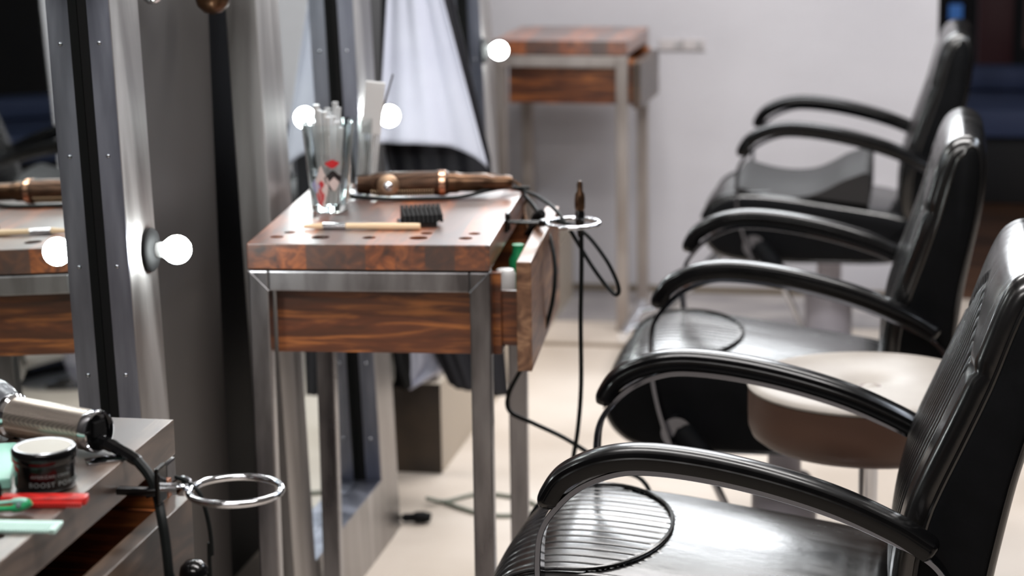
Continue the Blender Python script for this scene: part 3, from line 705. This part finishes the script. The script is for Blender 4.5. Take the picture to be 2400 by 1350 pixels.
Kd=[px(322,1080,2.41),px(350,1115,2.40),px(368,1160,2.39),px(378,1210,2.37),px(388,1270,2.36),px(396,1350,2.35),px(402,1450,2.35),Vector((-.87,2.35,.3)),Vector((-.87,2.36,.1)),Vector((-.8,2.4,.008))]
cord('cable',Kd,[.0062,.0052],'thick black hair dryer cord hanging over the near table edge')
Ke=[px(412,1118,2.40),px(440,1130,2.39),px(470,1160,2.385),px(490,1230,2.38),px(497,1300,2.38),px(495,1380,2.38),Vector((-.80,2.38,.2)),Vector((-.80,2.38,.006)),Vector((-.74,2.45,.006))]
cord('cable',Ke,.0026,'thin black cable dangling below the large chrome ring')
Kf=[px(345,1165,2.44),px(385,1150,2.42),px(410,1128,2.41),px(428,1118,2.40),px(446,1128,2.39),px(436,1140,2.39)]
cord('cable',Kf,.0018,'thin grey wire looped over the ring holder arms',M['chrome_dim'])
# combs, clips, pouch
rc=empty('red_comb',(-.950,2.237,zt),(0,0,.14),label='red textured comb lying in front of the black jar',cat='comb')
obj('comb_back',B(-.048,.048,-.006,.012,.0,.010,bev=.003),M['red_knurl'],rc,ang=60)
bm=bmesh.new()
for k in range(30): box(bm,-.045+k*.003,-.0432+k*.003,-.016,-.0055,.001,.006)
obj('teeth',bm,M['red'],rc,smooth=False)
mc=empty('mint_comb',(-.962,2.150,zt),(0,0,.10),label='pale mint comb lying nearest the camera on the near table',cat='comb')
obj('comb_back',B(-.062,.062,.006,.017,0,.005,bev=.002),M['mint_pale'],mc,ang=60)
bm=bmesh.new()
for k in range(40): box(bm,-.060+k*.003,-.0583+k*.003,-.016,.0065,.001,.0042)
box(bm,.056,.062,-.016,.0065,.0005,.005)
obj('teeth',bm,M['mint_pale'],mc,smooth=False)
gc=empty('green_clip',(-.985,2.200,zt+.001),(0,0,.10),label='small green sectioning clip between the red comb and mint comb',cat='hair clip')
obj('jaw',Tb([(-.05,0,.003),(0,.0,.004),(.022,0,.006),(.034,.002,.012)],[.003,.0045,.004],10,5),M['green'],gc)
obj('jaw',Tb([(-.05,.004,.005),(0,.003,.010),(.022,.002,.013),(.030,.002,.012)],[.002,.0035,.004],10,5),M['mint'],gc)
obj('spring',La([(.003,-.006),(.003,.007)],12,(.022,0,.010),'y'),M['chrome_dim'],gc)
bk=empty('black_brush',(-1.012,2.235,zt+.012),label='black round object beside the red comb at the photo edge',cat='brush')
obj('brush_head',Tb([(-.04,0,0),(0,0,0),(.012,0,0)],[.010,.0115,.006],16,4),M['black'],bk)
pc=empty('mint_box',(-1.082,2.34,zt),(0,0,.35),label='mint green packet with a red stripe behind the black jar',cat='box')
obj('packet',B(-.05,.05,-.075,.075,0,.012,bev=.002),M['mint'],pc,smooth=False)
obj('stripe',B(.012,.030,-.0755,.0755,-.0,.0125),M['red'],pc,smooth=False)
mt=obj('metal_comb',B(-.02,.03,-.012,.012,0,.0025,bev=.001),M['chrome']); mt.location=(-.945,2.405,zt); mt.rotation_euler=(0,0,.6)
setp(mt,'small shiny metal blade lying under the hair dryer cord','blade')
# cables within near drawer
for k,(a,b,c,lab) in enumerate((((250,1290,2.25),(300,1262,2.3),(345,1205,2.38),'dark cable lying in the open near drawer'),((120,1330,2.15),(190,1300,2.2),(262,1295,2.24),'second dark cable in the near drawer, closer to the camera'))):
    P=[px(*q) for q in (a,b,c)]; 
    P=[Vector((min(p.x,-.905),p.y,max(.752,min(p.z,.80)))) for p in P]
    cord('cable',P,.004,lab)
kb=empty('swivel_knob',(-.862,2.42,.79),label='dark glossy round knob under the chrome ring at the bottom edge',cat='knob')
kp=px(455,1345,2.42); kb.location=kp
obj('ball',La([(0,.018),(.009,.016),(.016,.009),(.018,0),(.016,-.009),(.009,-.016),(0,-.018)],20),M['black_gloss'],kb)
obj('stem',Tb([(0,0,-.016),(0,0,-kp.z)],.006,8),M['black_gloss'],kb)
# ---------------------------------------------------------------- hanging capes
def cloth(name,edgeL,edgeR,folds,amp,m,label,y0,thick=.004,cat='cape',hem=0):
    bm=bmesh.new(); nu,nv=60,50; g=[]
    for j in range(nv+1):
        t=j/nv
        def interp(E):
            for (t0,p0),(t1,p1) in zip(E,E[1:]):
                if t<=t1: k=(t-t0)/(t1-t0+1e-9); return Vector(p0).lerp(Vector(p1),k)
            return Vector(E[-1][1])
        A=interp(edgeL); Cc=interp(edgeR); row=[]
        for i in range(nu+1):
            s=i/nu; p=A.lerp(Cc,s); dy=amp*(.35+.65*t)*math.sin(folds*math.pi*s+1.2*t)+amp*.4*math.sin(folds*2.3*math.pi*s)
            row.append(bm.verts.new((p.x,p.y+dy,p.z if not hem else p.z+((A.z+(Cc.z-A.z)*s**hem)-p.z)*max(0,(t-.6)/.4))))
        g.append(row)
    for A,C in zip(g,g[1:]):
        for k in range(nu): bm.faces.new((A[k],A[k+1],C[k+1],C[k]))
    o=obj(name,bm,m,ang=80); md=o.modifiers.new('s','SOLIDIFY'); md.thickness=thick
    return setp(o,label,cat,'hanging capes')
def P2(u,v,y): return tuple(px(u,v,y))
rail=empty('coat_hook',(-1.36,5.25,1.62),label='dark coat hook on the left wall holding the capes',cat='hook')
obj('hook_arm',Tb([(0,0,0),(.12,0,.0),(.17,0,.03)],.008,10,5),M['black'],rail)
obj('wall_plate',B(-.145,.0,-.02,.02,-.05,.05,bev=.003),M['black'],rail)
cloth('salon_cape',[(0,(-1.28,5.22,1.62)),(.5,P2(905,-5,5.2)),(1,P2(884,338,5.15))],[(0,(-1.20,5.22,1.62)),(.5,P2(1040,0,5.2)),(.9,P2(1128,330,5.2)),(1,P2(1145,392,5.2))],3,.008,M['cape'],'light grey salon cape hanging beside the second mirror',5.2,hem=4)
cloth('salon_cape',[(0,(-1.30,5.30,1.60)),(.5,P2(890,300,5.28)),(.8,P2(1000,800,5.28)),(1,P2(1052,905,5.28))],[(0,(-1.22,5.30,1.60)),(.5,P2(1150,370,5.28)),(.8,P2(1180,800,5.28)),(1,P2(1192,930,5.28))],4,.010,M['cape_dark'],'long black salon cape hanging behind the light grey one',5.3)
cloth('salon_cape',[(0,(-1.31,5.34,1.60)),(.45,P2(900,350,5.33)),(.8,P2(935,780,5.32)),(1,P2(957,912,5.32))],[(0,(-1.24,5.34,1.60)),(.45,P2(1000,350,5.33)),(.85,P2(1060,830,5.32)),(.9,P2(1052,865,5.32)),(1,P2(965,908,5.32))],4,.008,M['cape'],'pale cape hem showing beneath the middle table drawer',5.34)
# dark bag / tool under capes
bg=empty('power_strip',(-1.262,5.2,.26),label='dark bundled plug and cables hanging low beside the second mirror',cat='plug')
bm=bmesh.new(); 
for k in range(5):
    tube(bm,[(-.02+.006*k,.0,.22-.01*k),(.0+.01*math.sin(k),.01,.10),(.012*math.cos(k),.0,.02),(.0,.01*k-.02,.06),(-.02,.0,.16)],.011,8,5)
obj('cable_bundle',bm,M['black'],bg); obj('hanging_lead',Tb([(-.02,0,.16),(-.03,0,.1),(-.03,0,-.1),(-.028,0,-.257)],.005,8,5),M['black'],bg)
# plugs and cable on the floor
fc=cord('cable',[(-1.19,5.12,.02),(-1.15,5.15,.005),(-1.08,5.22,.005),(-.98,5.20,.005),(-.915,5.13,.005),(-.955,5.07,.005),(-1.03,5.06,.005),(-1.10,5.10,.006),(-1.15,5.14,.006)],.0055,'grey green cable loop lying on the floor beneath the middle table',mat('grey_green_cord',(108,112,100),.5))
pg=empty('plug',(-1.195,4.985,.012),(0,0,.03),label='black plug lying on the floor in front of the cable loop',cat='plug')
obj('plug_body',Tb([(-.04,0,0),(-.02,0,.002),(.01,0,.004),(.035,.004,.004),(.045,.006,.002)],[.004,.010,.014,.012,.006],12,4),M['black'],pg)
obj('plug_cord',Tb([(-.04,0,0),(-.09,.0,-.004)],.004,8,3),mat('plug_cord_grey',(110,108,98),.5),pg)
# chrome spot lamp hanging at the top, outlets on the wall
def hang_lamp(p,R,label):
    o=empty('pendant_lamp',p,label=label,cat='lamp',group='small chrome pendant lamps')
    obj('shade',La([(0,-R),(R*.5,-R*.87),(R*.87,-R*.5),(R,0),(R*.8,R*.8),(R*.3,R*1.3),(0,R*1.35)],28),M['gold'] if R>.03 else M['chrome'],o)
    obj('suspension_cord',Tb([(0,0,R*1.3),(0,0,2.7-p[2])],.003,8),M['black'],o)
hang_lamp(tuple(px(498,-8,3.85)),.032,'small brownish chrome pendant lamp at the top edge')
hang_lamp(tuple(px(357,-14,3.62)),.018,'tiny chrome pendant lamp at the top edge, nearer the mirror')
for k,(u,v) in enumerate(((1575,104),(1625,104))):
    p=px(u,v,YB); o=empty('wall_outlet',(p.x,YB-.004,p.z),label='faint wall outlet to the right of the far table' if k==0 else 'second faint wall outlet, farther right on the white wall',cat='outlet',group='wall outlets')
    obj('plate',B(-.04,.04,-.004,.0035,-.018,.018,bev=.002),mat('outlet_plate',(188,182,182),.5),o,smooth=False)
    obj('slot',La([(0,-.006),(.012,-.006),(.012,-.003),(0,-.003)],16,(.02,0,0),'y'),mat('outlet_slot',(160,158,160),.5),o)
# ---------------------------------------------------------------- dark back room
sf=empty('blue_armchair',(.55,9.6,0),label='blurred blue armchair in the dark room behind the chairs',cat='armchair')
M['blue']=mat('navy_fabric',(56,66,96),.7)
obj('seat',B(-.44,.5,-.2,.5,.28,.40,bev=.03),M['blue'],sf); obj('backrest',B(-.44,.5,.36,.55,.405,.50,bev=.03),M['blue'],sf)
obj('seat_base',B(-.42,.48,-.15,.48,.0,.275,bev=.01),M['wall_dark'],sf)
br=obj('brown_door',B(.32,.40,9.3,9.34,.66,2.2,bev=.004),mat('brown_wood_post',(60,32,22),.6)); br.location=(0.02,0,0)
setp(br,'narrow brown wooden board in the dark background at top right','board')
for k,(u,v,w,h,c,lab) in enumerate(((2240,28,.03,.035,(70,120,190),'small blue lit screen in the dark room at top right'),)):
    p=px(u,v,10.4); mm=mat('screen_blue',c,.4); b_=mm.node_tree.nodes['Principled BSDF']; b_.inputs['Emission Color'].default_value=lin((60,110,180)); b_.inputs['Emission Strength'].default_value=.25
    o=empty('blue_screen',(p.x,10.4,p.z),label=lab,cat='screen'); obj('display',B(-w,w,-.005,0,-h,h,bev=.004),mm,o); obj('housing',B(-w-.01,w+.01,.0005,.04,-h-.01,h+.01,bev=.004),M['black'],o)
    obj('stand',B(-.02,.02,.005,.03,-p.z,-h-.01),M['black'],o)
rd=obj('red_cabinet',B(.18,.34,10.6,10.9,0,1.1,bev=.01),mat('dark_red_lacquer',(64,16,20),.5)); setp(rd,'dark red cabinet far in the unlit room','cabinet')
